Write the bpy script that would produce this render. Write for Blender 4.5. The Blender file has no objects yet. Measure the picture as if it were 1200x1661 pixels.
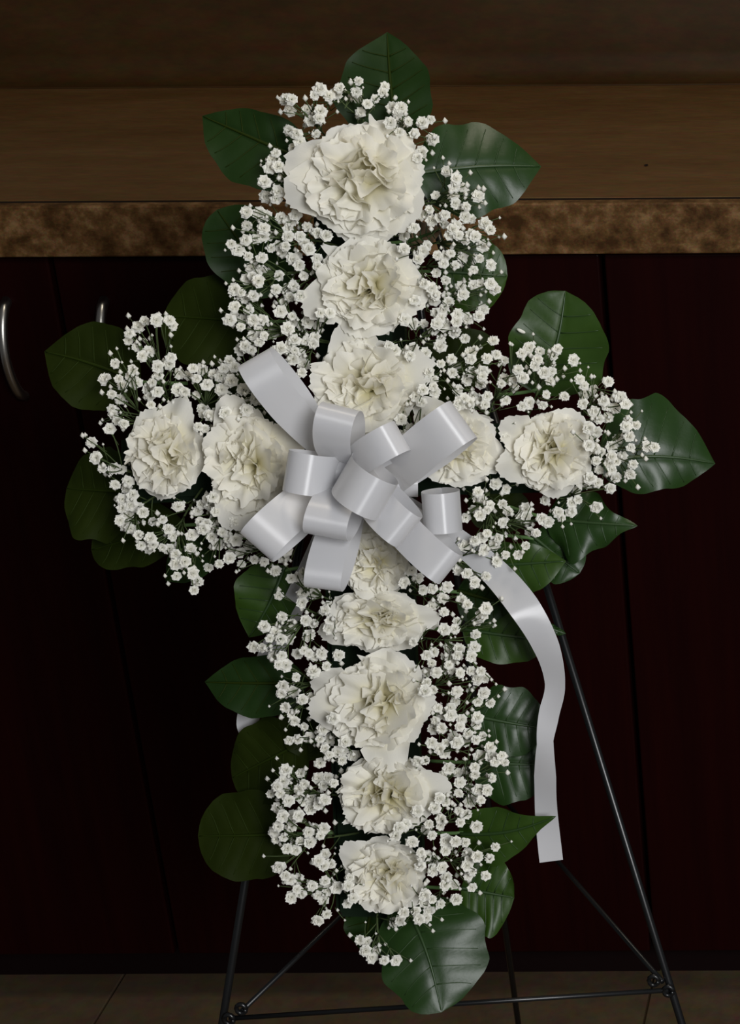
import bpy, bmesh, math, random
from mathutils import Vector, Matrix

random.seed(7)
SC = bpy.context.scene
COL = SC.collection
PI = math.pi
R = math.radians

# ------------------------------------------------------------------ camera
W_PX, H_PX = 1200.0, 1661.0
F_PX, PPX, PPY = 3300.0, 1530.0, 830.5          # focal length and principal point (shifted lens)
PITCH, ROLL = R(22.95), R(-0.33)
CAM_POS = Vector((0.395, 0.0, 1.397))
CAM_R = Matrix.Rotation(PI / 2 - PITCH, 3, 'X') @ Matrix.Rotation(ROLL, 3, 'Z')
cd = bpy.data.cameras.new('camera')
cam = bpy.data.objects.new('camera', cd)
COL.objects.link(cam)
cd.sensor_fit = 'AUTO'
cd.sensor_width = 36.0
cd.lens = F_PX / H_PX * 36.0
cd.shift_x = (W_PX / 2 - PPX) / H_PX
cd.clip_start = 0.05
cam.matrix_world = Matrix.Translation(CAM_POS) @ CAM_R.to_4x4()
SC.camera = cam

# ------------------------------------------------------------------ world, lights, exposure
wd = bpy.data.worlds.new('room_ambient')
SC.world = wd
wd.use_nodes = True
wd.node_tree.nodes['Background'].inputs[0].default_value = (0.95, 0.96, 1.0, 1)
wd.node_tree.nodes['Background'].inputs[1].default_value = 0.07


def area(name, loc, target, sx, sy, power, color):
    l = bpy.data.lights.new(name, 'AREA')
    l.shape = 'RECTANGLE'
    l.size, l.size_y, l.energy, l.color = sx, sy, power, color
    o = bpy.data.objects.new(name, l)
    COL.objects.link(o)
    o.location = loc
    o.rotation_euler = (Vector(target) - Vector(loc)).to_track_quat('-Z', 'Y').to_euler()
    return o


area('window_light', (1.40, -1.05, 2.0), (0.10, 1.25, 0.85), 0.8, 1.1, 72.0, (0.98, 0.985, 1.0))
area('overhead_fill_light', (0.35, 1.5, 2.6), (0.3, 1.5, 0.8), 0.5, 0.5, 9.0, (1.0, 0.90, 0.74))  # unseen overhead lamp, added to brighten the countertop
SC.view_settings.view_transform = 'Standard'
SC.view_settings.look = 'None'
SC.view_settings.gamma = 1.0
SC.view_settings.use_curve_mapping = False
SC.view_settings.exposure = 0.0

# ------------------------------------------------------------------ cross plane and pixel rays
TILT = R(19.0)                                    # the easel leans back this far
NRM = Vector((0, -math.cos(TILT), math.sin(TILT)))
UPV = Vector((0, math.sin(TILT), math.cos(TILT)))
RGT = Vector((1, 0, 0))


def ray(px, py):
    return CAM_R @ Vector(((px - PPX) / F_PX, -(py - PPY) / F_PX, -1.0))


CEN = CAM_POS + ray(600, 830) * 1.38


def P(px, py, h=0.0):
    """Point of the leaning cross plane (raised h metres off it) behind a picture point."""
    d = ray(px, py)
    t = (NRM.dot(CEN - CAM_POS) + h) / NRM.dot(d)
    return CAM_POS + d * t


def onplane_y(px, py, y):
    d = ray(px, py)
    return CAM_POS + d * (y / d.y)


PXM = 1.38 / F_PX                                 # metres per pixel on the cross


# ------------------------------------------------------------------ materials
def mat(name, color, rough=0.5, spec=0.5, metal=0.0):
    m = bpy.data.materials.new(name)
    m.use_nodes = True
    b = m.node_tree.nodes['Principled BSDF']
    b.inputs['Base Color'].default_value = (*color, 1)
    b.inputs['Roughness'].default_value = rough
    b.inputs['Specular IOR Level'].default_value = spec
    b.inputs['Metallic'].default_value = metal
    return m


def nodes(m):
    return m.node_tree.nodes, m.node_tree.links, m.node_tree.nodes['Principled BSDF']


def ramp(n, stops):
    r = n.new('ShaderNodeValToRGB')
    els = r.color_ramp.elements
    while len(els) < len(stops):
        els.new(0.5)
    for e, (p, c) in zip(els, stops):
        e.position = p
        e.color = (*c, 1)
    return r


def noise(n, l, scale, detail=6, rough=0.6, stretch=(1, 1, 1), coord='Object'):
    tc = n.new('ShaderNodeTexCoord')
    mp = n.new('ShaderNodeMapping')
    mp.inputs['Scale'].default_value = stretch
    t = n.new('ShaderNodeTexNoise')
    t.inputs['Scale'].default_value = scale
    t.inputs['Detail'].default_value = detail
    t.inputs['Roughness'].default_value = rough
    l.new(tc.outputs[coord], mp.inputs[0])
    l.new(mp.outputs[0], t.inputs['Vector'])
    return t


def bump(n, l, b, src, strength, dist):
    bp = n.new('ShaderNodeBump')
    bp.inputs['Strength'].default_value = strength
    bp.inputs['Distance'].default_value = dist
    l.new(src, bp.inputs['Height'])
    l.new(bp.outputs[0], b.inputs['Normal'])


def add_translucent(m, color, fac):
    n, l, b = nodes(m)
    out = [x for x in n if x.type == 'OUTPUT_MATERIAL'][0]
    t = n.new('ShaderNodeBsdfTranslucent')
    t.inputs[0].default_value = (*color, 1)
    mx = n.new('ShaderNodeMixShader')
    mx.inputs[0].default_value = fac
    l.new(b.outputs[0], mx.inputs[1])
    l.new(t.outputs[0], mx.inputs[2])
    l.new(mx.outputs[0], out.inputs[0])


def petal_material():
    m = mat('carnation_petal', (0.8, 0.79, 0.74), 0.6, 0.25)
    n, l, b = nodes(m)
    uv = n.new('ShaderNodeUVMap')
    sp = n.new('ShaderNodeSeparateXYZ')
    l.new(uv.outputs[0], sp.inputs[0])
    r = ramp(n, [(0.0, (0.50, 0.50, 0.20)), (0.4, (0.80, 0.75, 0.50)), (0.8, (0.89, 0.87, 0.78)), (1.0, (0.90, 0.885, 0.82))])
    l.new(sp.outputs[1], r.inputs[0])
    l.new(r.outputs[0], b.inputs['Base Color'])
    t = noise(n, l, 60, 3, 0.5, (1, 0.12, 1), 'UV')
    bump(n, l, b, t.outputs[0], 0.15, 0.001)
    add_translucent(m, (0.93, 0.90, 0.78), 0.40)
    return m


def leaf_material(name, c1, c2, rough, spec=0.4):
    m = mat(name, c1, rough, spec)
    n, l, b = nodes(m)
    t = noise(n, l, 28, 4, 0.55)
    r = ramp(n, [(0.3, c1), (0.7, c2)])
    l.new(t.outputs[0], r.inputs[0])
    l.new(r.outputs[0], b.inputs['Base Color'])
    t2 = noise(n, l, 260, 3, 0.5)
    bump(n, l, b, t2.outputs[0], 0.12, 0.0008)
    add_translucent(m, (0.04, 0.10, 0.01), 0.08)
    return m


M = {}
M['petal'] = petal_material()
M['calyx'] = mat('carnation_calyx', (0.10, 0.19, 0.06), 0.55)
M['floret'] = mat('gypsophila_petal', (0.90, 0.89, 0.83), 0.65, 0.2)
add_translucent(M['floret'], (0.9, 0.89, 0.8), 0.33)
M['stem'] = mat('gypsophila_stem', (0.055, 0.080, 0.028), 0.7, 0.2)
M['leaf_a'] = leaf_material('leaf_deep_green', (0.010, 0.031, 0.0045), (0.015, 0.042, 0.006), 0.40)
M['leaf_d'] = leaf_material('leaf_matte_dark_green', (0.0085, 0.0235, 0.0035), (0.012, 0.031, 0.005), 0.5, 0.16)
M['leaf_b'] = leaf_material('leaf_olive_shaded', (0.010, 0.0165, 0.0008), (0.014, 0.022, 0.0013), 0.6, 0.10)  # shade on left and deep-set leaves put into this olive colour
M['leaf_c'] = leaf_material('leaf_bright_green', (0.017, 0.045, 0.0035), (0.026, 0.060, 0.005), 0.44)
M['vein'] = mat('leaf_vein', (0.019, 0.046, 0.010), 0.45)
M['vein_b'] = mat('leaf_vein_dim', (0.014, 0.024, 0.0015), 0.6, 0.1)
M['foam'] = mat('floral_foam', (0.008, 0.016, 0.008), 0.95, 0.1)
M['plastic'] = mat('green_plastic', (0.01, 0.03, 0.012), 0.4)


def ribbon_material():
    m = mat('satin_ribbon', (0.63, 0.63, 0.645), 0.36, 1.0)
    n, l, b = nodes(m)
    b.inputs['Anisotropic'].default_value = 0.92
    tg = n.new('ShaderNodeTangent')
    tg.direction_type = 'UV_MAP'
    tg.uv_map = 'UVMap'
    l.new(tg.outputs[0], b.inputs['Tangent'])
    b.inputs['Sheen Weight'].default_value = 0.15
    tc = n.new('ShaderNodeUVMap')
    mp = n.new('ShaderNodeMapping')
    mp.inputs['Scale'].default_value = (4, 300, 1)
    w = n.new('ShaderNodeTexNoise')
    w.inputs['Scale'].default_value = 1.0
    l.new(tc.outputs[0], mp.inputs[0])
    l.new(mp.outputs[0], w.inputs['Vector'])
    bump(n, l, b, w.outputs[0], 0.06, 0.0004)
    add_translucent(m, (0.8, 0.8, 0.82), 0.25)
    return m


M['ribbon'] = ribbon_material()
M['wire'] = mat('black_wire', (0.006, 0.0065, 0.007), 0.32, 0.45)
M['steel'] = mat('brushed_nickel', (0.50, 0.48, 0.44), 0.3, 0.5, 1.0)


def wood_material():
    m = mat('dark_mahogany', (0.02, 0.003, 0.003), 0.42, 0.05)
    n, l, b = nodes(m)
    t = noise(n, l, 9, 8, 0.65, (6, 6, 0.35))
    r = ramp(n, [(0.3, (0.0080, 0.0010, 0.0010)), (0.7, (0.0125, 0.0015, 0.0012))])
    l.new(t.outputs[0], r.inputs[0])
    l.new(r.outputs[0], b.inputs['Base Color'])
    bump(n, l, b, t.outputs[0], 0.05, 0.001)
    return m


M['wood'] = wood_material()
M['wood_dark'] = mat('cabinet_interior', (0.006, 0.002, 0.002), 0.8, 0.1)
M['kick'] = mat('toe_kick_black', (0.006, 0.002, 0.002), 0.6, 0.1)


def laminate(name, c1, c2, c3, scale, stretch, rough, lo, hi):
    m = mat(name, c1, rough, 0.12)
    n, l, b = nodes(m)
    t = noise(n, l, scale, 9, 0.68, stretch)
    r = ramp(n, [(lo, c1), ((lo + hi) / 2, c2), (hi, c3)])
    l.new(t.outputs[0], r.inputs[0])
    t2 = noise(n, l, scale * 9, 4, 0.7, stretch)
    mx = n.new('ShaderNodeMix')
    mx.data_type = 'RGBA'
    mx.blend_type = 'OVERLAY'
    mx.inputs[0].default_value = 0.55
    l.new(r.outputs[0], mx.inputs[6])
    l.new(t2.outputs[1], mx.inputs[7])
    hs = n.new('ShaderNodeHueSaturation')
    hs.inputs['Saturation'].default_value = 0.98
    l.new(mx.outputs[2], hs.inputs['Color'])
    l.new(hs.outputs[0], b.inputs['Base Color'])
    return m


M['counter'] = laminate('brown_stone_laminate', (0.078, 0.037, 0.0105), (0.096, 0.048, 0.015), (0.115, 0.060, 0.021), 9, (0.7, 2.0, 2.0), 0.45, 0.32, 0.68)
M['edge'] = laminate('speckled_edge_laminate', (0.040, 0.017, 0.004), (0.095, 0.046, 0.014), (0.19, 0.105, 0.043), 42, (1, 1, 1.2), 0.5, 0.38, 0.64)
M['splash'] = laminate('shade_darkened_splash_laminate', (0.026, 0.0115, 0.0026), (0.034, 0.0155, 0.0036), (0.043, 0.021, 0.0055), 5, (0.8, 2.0, 2.0), 0.5, 0.3, 0.7)  # darker tone stands in for shade at the back of the counter
M['seam'] = mat('dark_seam', (0.01, 0.006, 0.004), 0.8, 0.1)
M['tile'] = laminate('floor_tile_glaze', (0.062, 0.041, 0.022), (0.076, 0.051, 0.029), (0.088, 0.061, 0.036), 6, (1, 1, 1), 0.4, 0.3, 0.7)
M['grout'] = mat('grout', (0.045, 0.028, 0.014), 0.9, 0.1)
M['wall'] = mat('wall_paint', (0.22, 0.17, 0.11), 0.8, 0.2)


# ------------------------------------------------------------------ object helpers
def mesh_obj(name, verts, faces, m, parent=None, uvs=None, smooth=True, loc=None):
    me = bpy.data.meshes.new(name)
    me.from_pydata([tuple(v) for v in verts], [], faces)
    if uvs is not None:
        lay = me.uv_layers.new(name='UVMap')
        flat = []
        for f in faces:
            for i in f:
                flat.extend(uvs[i])
        lay.data.foreach_set('uv', flat)
    if smooth:
        me.polygons.foreach_set('use_smooth', [True] * len(me.polygons))
    me.materials.append(m)
    me.update()
    o = bpy.data.objects.new(name, me)
    COL.objects.link(o)
    if parent is not None:
        o.parent = parent
    if loc is not None:
        o.location = loc
    return o


def tag(o, label=None, cat=None, group=None, kind=None):
    if label:
        o['label'] = label
    if cat:
        o['category'] = cat
    if group:
        o['group'] = group
    if kind:
        o['kind'] = kind
    return o


def empty(name, loc, label, cat, group=None):
    o = bpy.data.objects.new(name, None)
    o.empty_display_size = 0.02
    o.location = loc
    COL.objects.link(o)
    return tag(o, label, cat, group)


def box_data(x0, x1, y0, y1, z0, z1, bev=0.0, seg=2):
    bm = bmesh.new()
    bmesh.ops.create_cube(bm, size=1.0)
    for v in bm.verts:
        v.co = Vector(((x0 + x1) / 2 + v.co.x * (x1 - x0), (y0 + y1) / 2 + v.co.y * (y1 - y0), (z0 + z1) / 2 + v.co.z * (z1 - z0)))
    if bev:
        bmesh.ops.bevel(bm, geom=bm.edges[:], offset=bev, segments=seg, affect='EDGES', profile=0.5)
    return bm


def bm_obj(name, bm, m, parent=None, smooth=False):
    me = bpy.data.meshes.new(name)
    bm.normal_update()
    bm.to_mesh(me)
    bm.free()
    me.materials.append(m)
    if smooth:
        me.polygons.foreach_set('use_smooth', [True] * len(me.polygons))
    o = bpy.data.objects.new(name, me)
    COL.objects.link(o)
    if parent is not None:
        o.parent = parent
        o.matrix_parent_inverse = Matrix.Translation(-parent.location)
    return o


def tube_into(V, Fc, pts, rad, sides=6, caps=True):
    """Append a tube along pts; rad is a number or one per point."""
    n = len(pts)
    rads = rad if isinstance(rad, (list, tuple)) else [rad] * n
    base = len(V)
    ref = Vector((0.31, 0.17, 0.93))
    for i, p in enumerate(pts):
        a = pts[max(0, i - 1)]
        b = pts[min(n - 1, i + 1)]
        t = (b - a)
        t = t.normalized() if t.length > 1e-9 else Vector((0, 0, 1))
        s = t.cross(ref)
        if s.length < 1e-3:
            s = t.cross(Vector((1, 0, 0)))
        s.normalize()
        q = t.cross(s)
        for k in range(sides):
            an = 2 * PI * k / sides
            V.append(p + (s * math.cos(an) + q * math.sin(an)) * rads[i])
    for i in range(n - 1):
        for k in range(sides):
            k2 = (k + 1) % sides
            Fc.append((base + i * sides + k, base + i * sides + k2, base + (i + 1) * sides + k2, base + (i + 1) * sides + k))
    if caps:
        Fc.append(tuple(base + k for k in reversed(range(sides))))
        Fc.append(tuple(base + (n - 1) * sides + k for k in range(sides)))


def bez(p0, p1, p2, n):
    return [p0 * (1 - t) ** 2 + p1 * 2 * t * (1 - t) + p2 * t * t for t in (i / n for i in range(n + 1))]


def interp(tab, x):
    for (a, ya), (b, yb) in zip(tab, tab[1:]):
        if x <= b:
            t = (x - a) / (b - a)
            return ya + (yb - ya) * t
    return tab[-1][1]


def catmull(pts, n):
    out = []
    q = [pts[0]] + list(pts) + [pts[-1]]
    for i in range(1, len(q) - 2):
        p0, p1, p2, p3 = q[i - 1], q[i], q[i + 1], q[i + 2]
        for k in range(n):
            t = k / n
            out.append(0.5 * ((2 * p1) + (p2 - p0) * t + (2 * p0 - 5 * p1 + 4 * p2 - p3) * t * t + (3 * p1 - p0 - 3 * p2 + p3) * t ** 3))
    out.append(q[-2].copy())
    return out


# ------------------------------------------------------------------ setting: floor, wall, cabinets, countertop
Y_DOOR, Y_EDGE, Z_TOP = 1.900, 1.882, 0.920
floor = bm_obj('floor', box_data(-2.4, 2.4, -1.2, 2.72, -0.05, -0.0035), M['grout'])
tag(floor, kind='structure')
gx = onplane_y(1052, 1620, 1.0)
d_ = ray(1052, 1620)
gx = (CAM_POS + d_ * (-CAM_POS.z / d_.z)).x       # the grout line by the easel's leg
T = 0.61
for i in range(-4, 4):
    for j in range(-3, 3):
        x0 = gx + i * T
        y0 = 1.36 + j * T
        if x0 < -2.4 or x0 + T > 2.4 or y0 < -1.2:
            continue
        bm = box_data(x0 + 0.0012, x0 + T - 0.0012, y0 + 0.0012, y0 + T - 0.0012, -0.0035, 0.0, 0.0008, 1)
        bm_obj('tile', bm, M['tile'], floor)
wall = bm_obj('wall_back', box_data(-2.4, 2.4, 2.50, 2.62, -0.0035, 2.6), M['wall'])
tag(wall, kind='structure')

gap_l = onplane_y(183.5, 983, Y_DOOR).x
gap_r = onplane_y(1016.5, 980, Y_DOOR).x
DW = gap_r - gap_l
Z_DB = onplane_y(640, 1546, Y_DOOR).z              # lower edge of the doors
Z_KB = Z_DB


def door(parent, x0, x1, handle_x):
    bm = box_data(x0 + 0.0024, x1 - 0.0024, Y_DOOR, Y_DOOR + 0.019, Z_DB, Z_TOP - 0.056, 0.0022, 3)
    dr = bm_obj('door', bm, M['wood'], parent)
    if handle_x is None:
        return dr
    zt = onplane_y(100, 492, Y_DOOR - 0.01).z
    zb = zt - 0.099
    pts = []
    for k in range(21):
        t = k / 20
        z = zt + (zb - zt) * t
        out = 0.026 * math.sin(PI * min(1, max(0, t))) ** 0.55
        pts.append(Vector((handle_x, Y_DOOR + 0.002 - out, z)))
    V, Fc = [], []
    tube_into(V, Fc, pts, [0.0052 - 0.0008 * math.sin(PI * i / 20) for i in range(21)], 10)
    h = mesh_obj('handle', V, Fc, M['steel'], dr)
    h['label'] = 'curved brushed metal bow handle'
    return dr


def cabinet(x0, x1, label, hx):
    root = empty('base_cabinet', ((x0 + x1) / 2, Y_DOOR + 0.3, 0.0), label, 'cabinet', 'dark base cabinets under the counter')
    bm = box_data(x0 + 0.001, x1 - 0.001, Y_DOOR + 0.021, 2.48, Z_DB - 0.004, Z_TOP - 0.050)
    bm_obj('carcass', bm, M['wood_dark'], root)
    bm = box_data(x0 + 0.001, x1 - 0.001, Y_DOOR + 0.050, Y_DOOR + 0.066, 0.0, Z_DB - 0.006)
    bm_obj('toe_kick', bm, M['kick'], root)
    xm = (x0 + x1) / 2
    for a, b, h in ((x0, xm, hx[0]), (xm, x1, hx[1])):
        dr = door(None, a, b, h)
        dr.parent = root
        dr.matrix_parent_inverse = Matrix.Translation(-root.location)
    return root


hl = onplane_y(2, 570, Y_DOOR - 0.03).x
hr = onplane_y(160, 520, Y_DOOR - 0.02).x
cabinet(gap_l - DW, gap_r, 'dark mahogany double cabinet with metal bow handles behind the flower cross', (hl, hr))
cabinet(gap_r, gap_r + 2 * DW, 'dark mahogany cabinet behind the easel\'s highlighted front leg', (None, None))

ct = empty('countertop', (0, 2.19, Z_TOP - 0.05), 'brown stone-look laminate countertop with speckled front edge above dark cabinets', 'countertop')
bm_obj('top_slab', box_data(-2.2, 2.2, Y_EDGE + 0.016, 2.49, Z_TOP - 0.046, Z_TOP, 0.001, 1), M['counter'], ct)
e = bm_obj('front_edge', box_data(-2.2, 2.2, Y_EDGE - 0.004, Y_EDGE + 0.0105, Z_TOP - 0.050, Z_TOP - 0.0004, 0.0016, 2), M['edge'], ct)
e['label'] = 'speckled brown front edge strip'
bm_obj('seam', box_data(-2.2, 2.2, Y_EDGE + 0.0106, Y_EDGE + 0.0159, Z_TOP - 0.046, Z_TOP - 0.0004), M['seam'], ct)
# coved backsplash: rises out of the top in a soft curve
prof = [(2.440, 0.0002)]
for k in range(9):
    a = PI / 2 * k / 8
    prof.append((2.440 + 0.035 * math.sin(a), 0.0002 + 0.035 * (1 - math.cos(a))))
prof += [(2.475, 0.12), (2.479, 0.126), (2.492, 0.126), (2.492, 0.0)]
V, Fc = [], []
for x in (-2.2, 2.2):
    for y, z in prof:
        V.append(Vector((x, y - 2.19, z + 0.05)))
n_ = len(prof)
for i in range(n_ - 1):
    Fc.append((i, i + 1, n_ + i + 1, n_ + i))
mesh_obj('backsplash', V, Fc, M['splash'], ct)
# a dark crumb lying on the counter
d_ = ray(1048, 269)
cp = CAM_POS + d_ * ((Z_TOP - CAM_POS.z) / d_.z)
bm = bmesh.new()
bmesh.ops.create_icosphere(bm, subdivisions=1, radius=0.0022)
for v in bm.verts:
    v.co = Vector((v.co.x * 1.2, v.co.y * 1.6, v.co.z * 0.5 + 0.001)) * random.uniform(0.8, 1.15)
cr = bm_obj('crumb', bm, M['seam'])
cr.location = cp
tag(cr, 'tiny dark crumb lying on the brown countertop', 'crumb')

# ------------------------------------------------------------------ wire easel
HE = -0.060


def to_floor(a, b):
    t = a.z / (a.z - b.z)
    return a + (b - a) * t


APEX = P(621, 92, HE)
footR = to_floor(APEX, P(1105, 1661, HE))
footL = to_floor(APEX, P(365, 1656, HE))
bk = None
for k in range(200):
    py = 1661 + k
    d_ = ray(613 + 0.1417 * (py - 61), py)
    q = CAM_POS + d_ * (-CAM_POS.z / d_.z)
    if q.y < 1.72:
        bk = q
        break
ez = empty('wire_easel', Vector(((footR.x + footL.x) / 2, footR.y + 0.2, 0)), 'black wire tripod easel on the tiled floor holding up the flower cross', 'easel')


def wire(name, pts, rad, sides=8):
    V, Fc = [], []
    tube_into(V, Fc, [p - ez.location for p in pts], rad, sides)
    return mesh_obj(name, V, Fc, M['wire'], ez)


Z = Vector((0, 0, 0.003))
wire('leg', [APEX, footR + Z], 0.0029)
wire('leg', [APEX + Vector((-0.003, 0, 0)), footL + Z], 0.0029)
back_top = APEX + Vector((0, 0.008, 0))
wire('leg', [back_top, bk + Z], 0.0029)
jL, jR = P(372, 1652, HE + 0.004), P(1084, 1606, HE + 0.004)
wire('crossbar', [jL, jR], 0.0019)
jL2, jR2 = P(392, 1640, HE + 0.004), P(1074, 1592, HE + 0.004)
best = None
for k in range(400):
    t = k / 400
    q = back_top.lerp(bk, t)
    v = CAM_R.transposed() @ (q - CAM_POS)
    py = PPY - F_PX * v.y / -v.z
    if abs(py - 1262) < 4:
        best = q
        break
wire('brace', [jL2, best], 0.0019)
wire('brace', [jR2, best], 0.0019)
wire('collar', [best + Vector((0, 0, -0.008)), best + Vector((0, 0, 0.008))], 0.0050)
for j in (jL, jR):                                 # hooked wire eyes at the joints
    for s in (0.0, 0.010):
        ring = [j + Vector((math.cos(2 * PI * k / 12) * 0.0034 + (s if j is jL else -s), -0.001, math.sin(2 * PI * k / 12) * 0.0040 + s * 0.9)) for k in range(13)]
        wire('hook', ring, 0.0017, 6)
# two hooks that carry the foam cross
for px, py in ((570, 470), (690, 470)):
    a = P(px, py, HE)
    wire('support_hook', [a, P(px, py, -0.048), P(px, py - 10, -0.046)], 0.002, 6)

# ------------------------------------------------------------------ foam cross
out = [(532, 235), (652, 235), (662, 690), (965, 682), (968, 792), (668, 800), (690, 1465), (570, 1465), (548, 802), (232, 812), (230, 702), (542, 694)]
fr = empty('foam_cross', CEN, 'dark green foam cross glimpsed between the white flowers on the easel', 'foam base')


def slab(name, outline, h0, h1, m, inset):
    bm = bmesh.new()
    cx = sum(p[0] for p in outline) / len(outline)
    vs = [bm.verts.new(P(x, y, h0) - fr.location) for x, y in outline]
    f = bm.faces.new(vs)
    r = bmesh.ops.extrude_face_region(bm, geom=[f])
    for v in r['geom']:
        if isinstance(v, bmesh.types.BMVert):
            v.co += NRM * (h1 - h0)
    bmesh.ops.recalc_face_normals(bm, faces=bm.faces[:])
    bmesh.ops.bevel(bm, geom=bm.edges[:], offset=inset, segments=2, affect='EDGES')
    o = bm_obj(name, bm, m)
    o.parent = fr
    return o


slab('foam', out, -0.044, -0.004, M['foam'], 0.004)
slab('backing_tray', [(x + (-3 if x < 600 else 3), y) for x, y in out], -0.056, -0.0445, M['plastic'], 0.002)

# ------------------------------------------------------------------ leaves
OV = [(0, .03), (.04, .36), (.1, .62), (.2, .86), (.3, .97), (.4, 1.0), (.5, .985), (.62, .89), (.74, .72), (.84, .49), (.91, .29), (.96, .13), (1, 0)]
BL = [(0, .03), (.04, .38), (.1, .64), (.2, .87), (.32, .98), (.45, 1.0), (.6, .97), (.72, .89), (.82, .76), (.9, .58), (.955, .38), (.985, .2), (1, 0)]
AC = [(0, .03), (.04, .38), (.12, .70), (.24, .95), (.34, 1.0), (.46, .93), (.57, .77), (.67, .57), (.76, .37), (.84, .22), (.91, .13), (.96, .07), (1, 0)]


def leaf(base, tip, hw1, hw2, shape, m, h0, h1, bend, cup, wave, arc, label, twist=0.0):
    """base/tip picture points; hw1, hw2 half widths in px (left and right of the way base to tip)."""
    A, B = P(*base, h0), P(*tip, h1)
    L = (B - A).length
    t = (B - A).normalized()
    s = t.cross(NRM).normalized()                  # to the right of base->tip seen from the front
    nn = s.cross(t).normalized()
    vm = M['vein_b'] if m in (M['leaf_b'], M['leaf_d']) else M['vein']
    root = empty('broad_leaf', A, label, 'leaf', 'broad green leaves edging the cross')
    NS, NU = 44, 9
    seed = random.uniform(0, 10)

    def pos(a, u):
        prof = interp(shape, a)
        hw = (hw1 if u < 0 else hw2) * PXM * prof
        hw *= 1 + wave * 0.05 * math.sin(a * 17 + seed + (3 if u < 0 else 0))
        x = u * hw + arc * PXM * math.sin(PI * a)
        au = abs(u)
        lift = bend * math.sin(PI * a) * L + cup * (au ** 1.7) * hw
        lift += wave * 0.0022 * (au ** 2) * math.sin(a * 13 + seed * 1.7 + (2.1 if u < 0 else 0)) * min(1, prof * 1.6)
        ph = a * 6.5 - au * 1.15 * prof
        lift += 0.0008 * (math.sin(PI * (ph - math.floor(ph))) ** 0.7 - 0.5) * min(1, au * 3) * (1 - au ** 3) * prof
        lift -= 0.0012 * math.exp(-(au / 0.10) ** 2) * prof
        lift += twist * u * hw * (0.3 + a)
        return t * (a * L) + s * x + nn * lift

    V, Fc, UV = [], [], []
    for i in range(NS + 1):
        a = i / NS
        a = a ** 1.0
        for k in range(-NU, NU + 1):
            u = k / NU
            V.append(pos(a, u))
            UV.append((0.5 + u / 2, a))
    c = 2 * NU + 1
    for i in range(NS):
        for k in range(2 * NU):
            Fc.append((i * c + k, i * c + k + 1, (i + 1) * c + k + 1, (i + 1) * c + k))
    bl = mesh_obj('blade', V, Fc, m, root, UV)
    V, Fc = [], []
    pts = [pos(i / 20 * 0.985, 0) + nn * 0.0006 for i in range(21)]
    tube_into(V, Fc, pts, [0.0013 * (1 - i / 20) ** 0.7 + 0.0003 for i in range(21)], 6)
    mesh_obj('midrib', V, Fc, vm, root)
    V, Fc = [], []
    for k in range(1, 6):
        for sg in (-1, 1):
            a0 = k / 6.5
            pts = []
            for q in range(7):
                au = q / 6 * 0.86
                a = a0 + au * 1.15 * interp(shape, min(1, a0 + 0.1)) / 6.5
                if a < 0.97:
                    pts.append(pos(a, sg * au) + nn * 0.00025)
            if len(pts) > 2:
                tube_into(V, Fc, pts, [0.0005 * (1 - 0.6 * i / len(pts)) for i in range(len(pts))], 4)
    mesh_obj('side_veins', V, Fc, vm, root)
    V, Fc = [], []
    inward = (P(600, min(max(base[1], 300), 1450) if not 650 < base[1] < 850 else 750, -0.012) - A)
    if inward.length > 0.03:
        inward = inward.normalized() * 0.03
    tube_into(V, Fc, bez(inward - NRM * 0.004, inward * 0.4 + NRM * 0.002, t * 0.004, 6), 0.0013, 6)
    mesh_obj('stalk', V, Fc, M['calyx'], root)
    return root


a_, b_, c_, d_leaf = M['leaf_a'], M['leaf_b'], M['leaf_c'], M['leaf_d']
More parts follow.
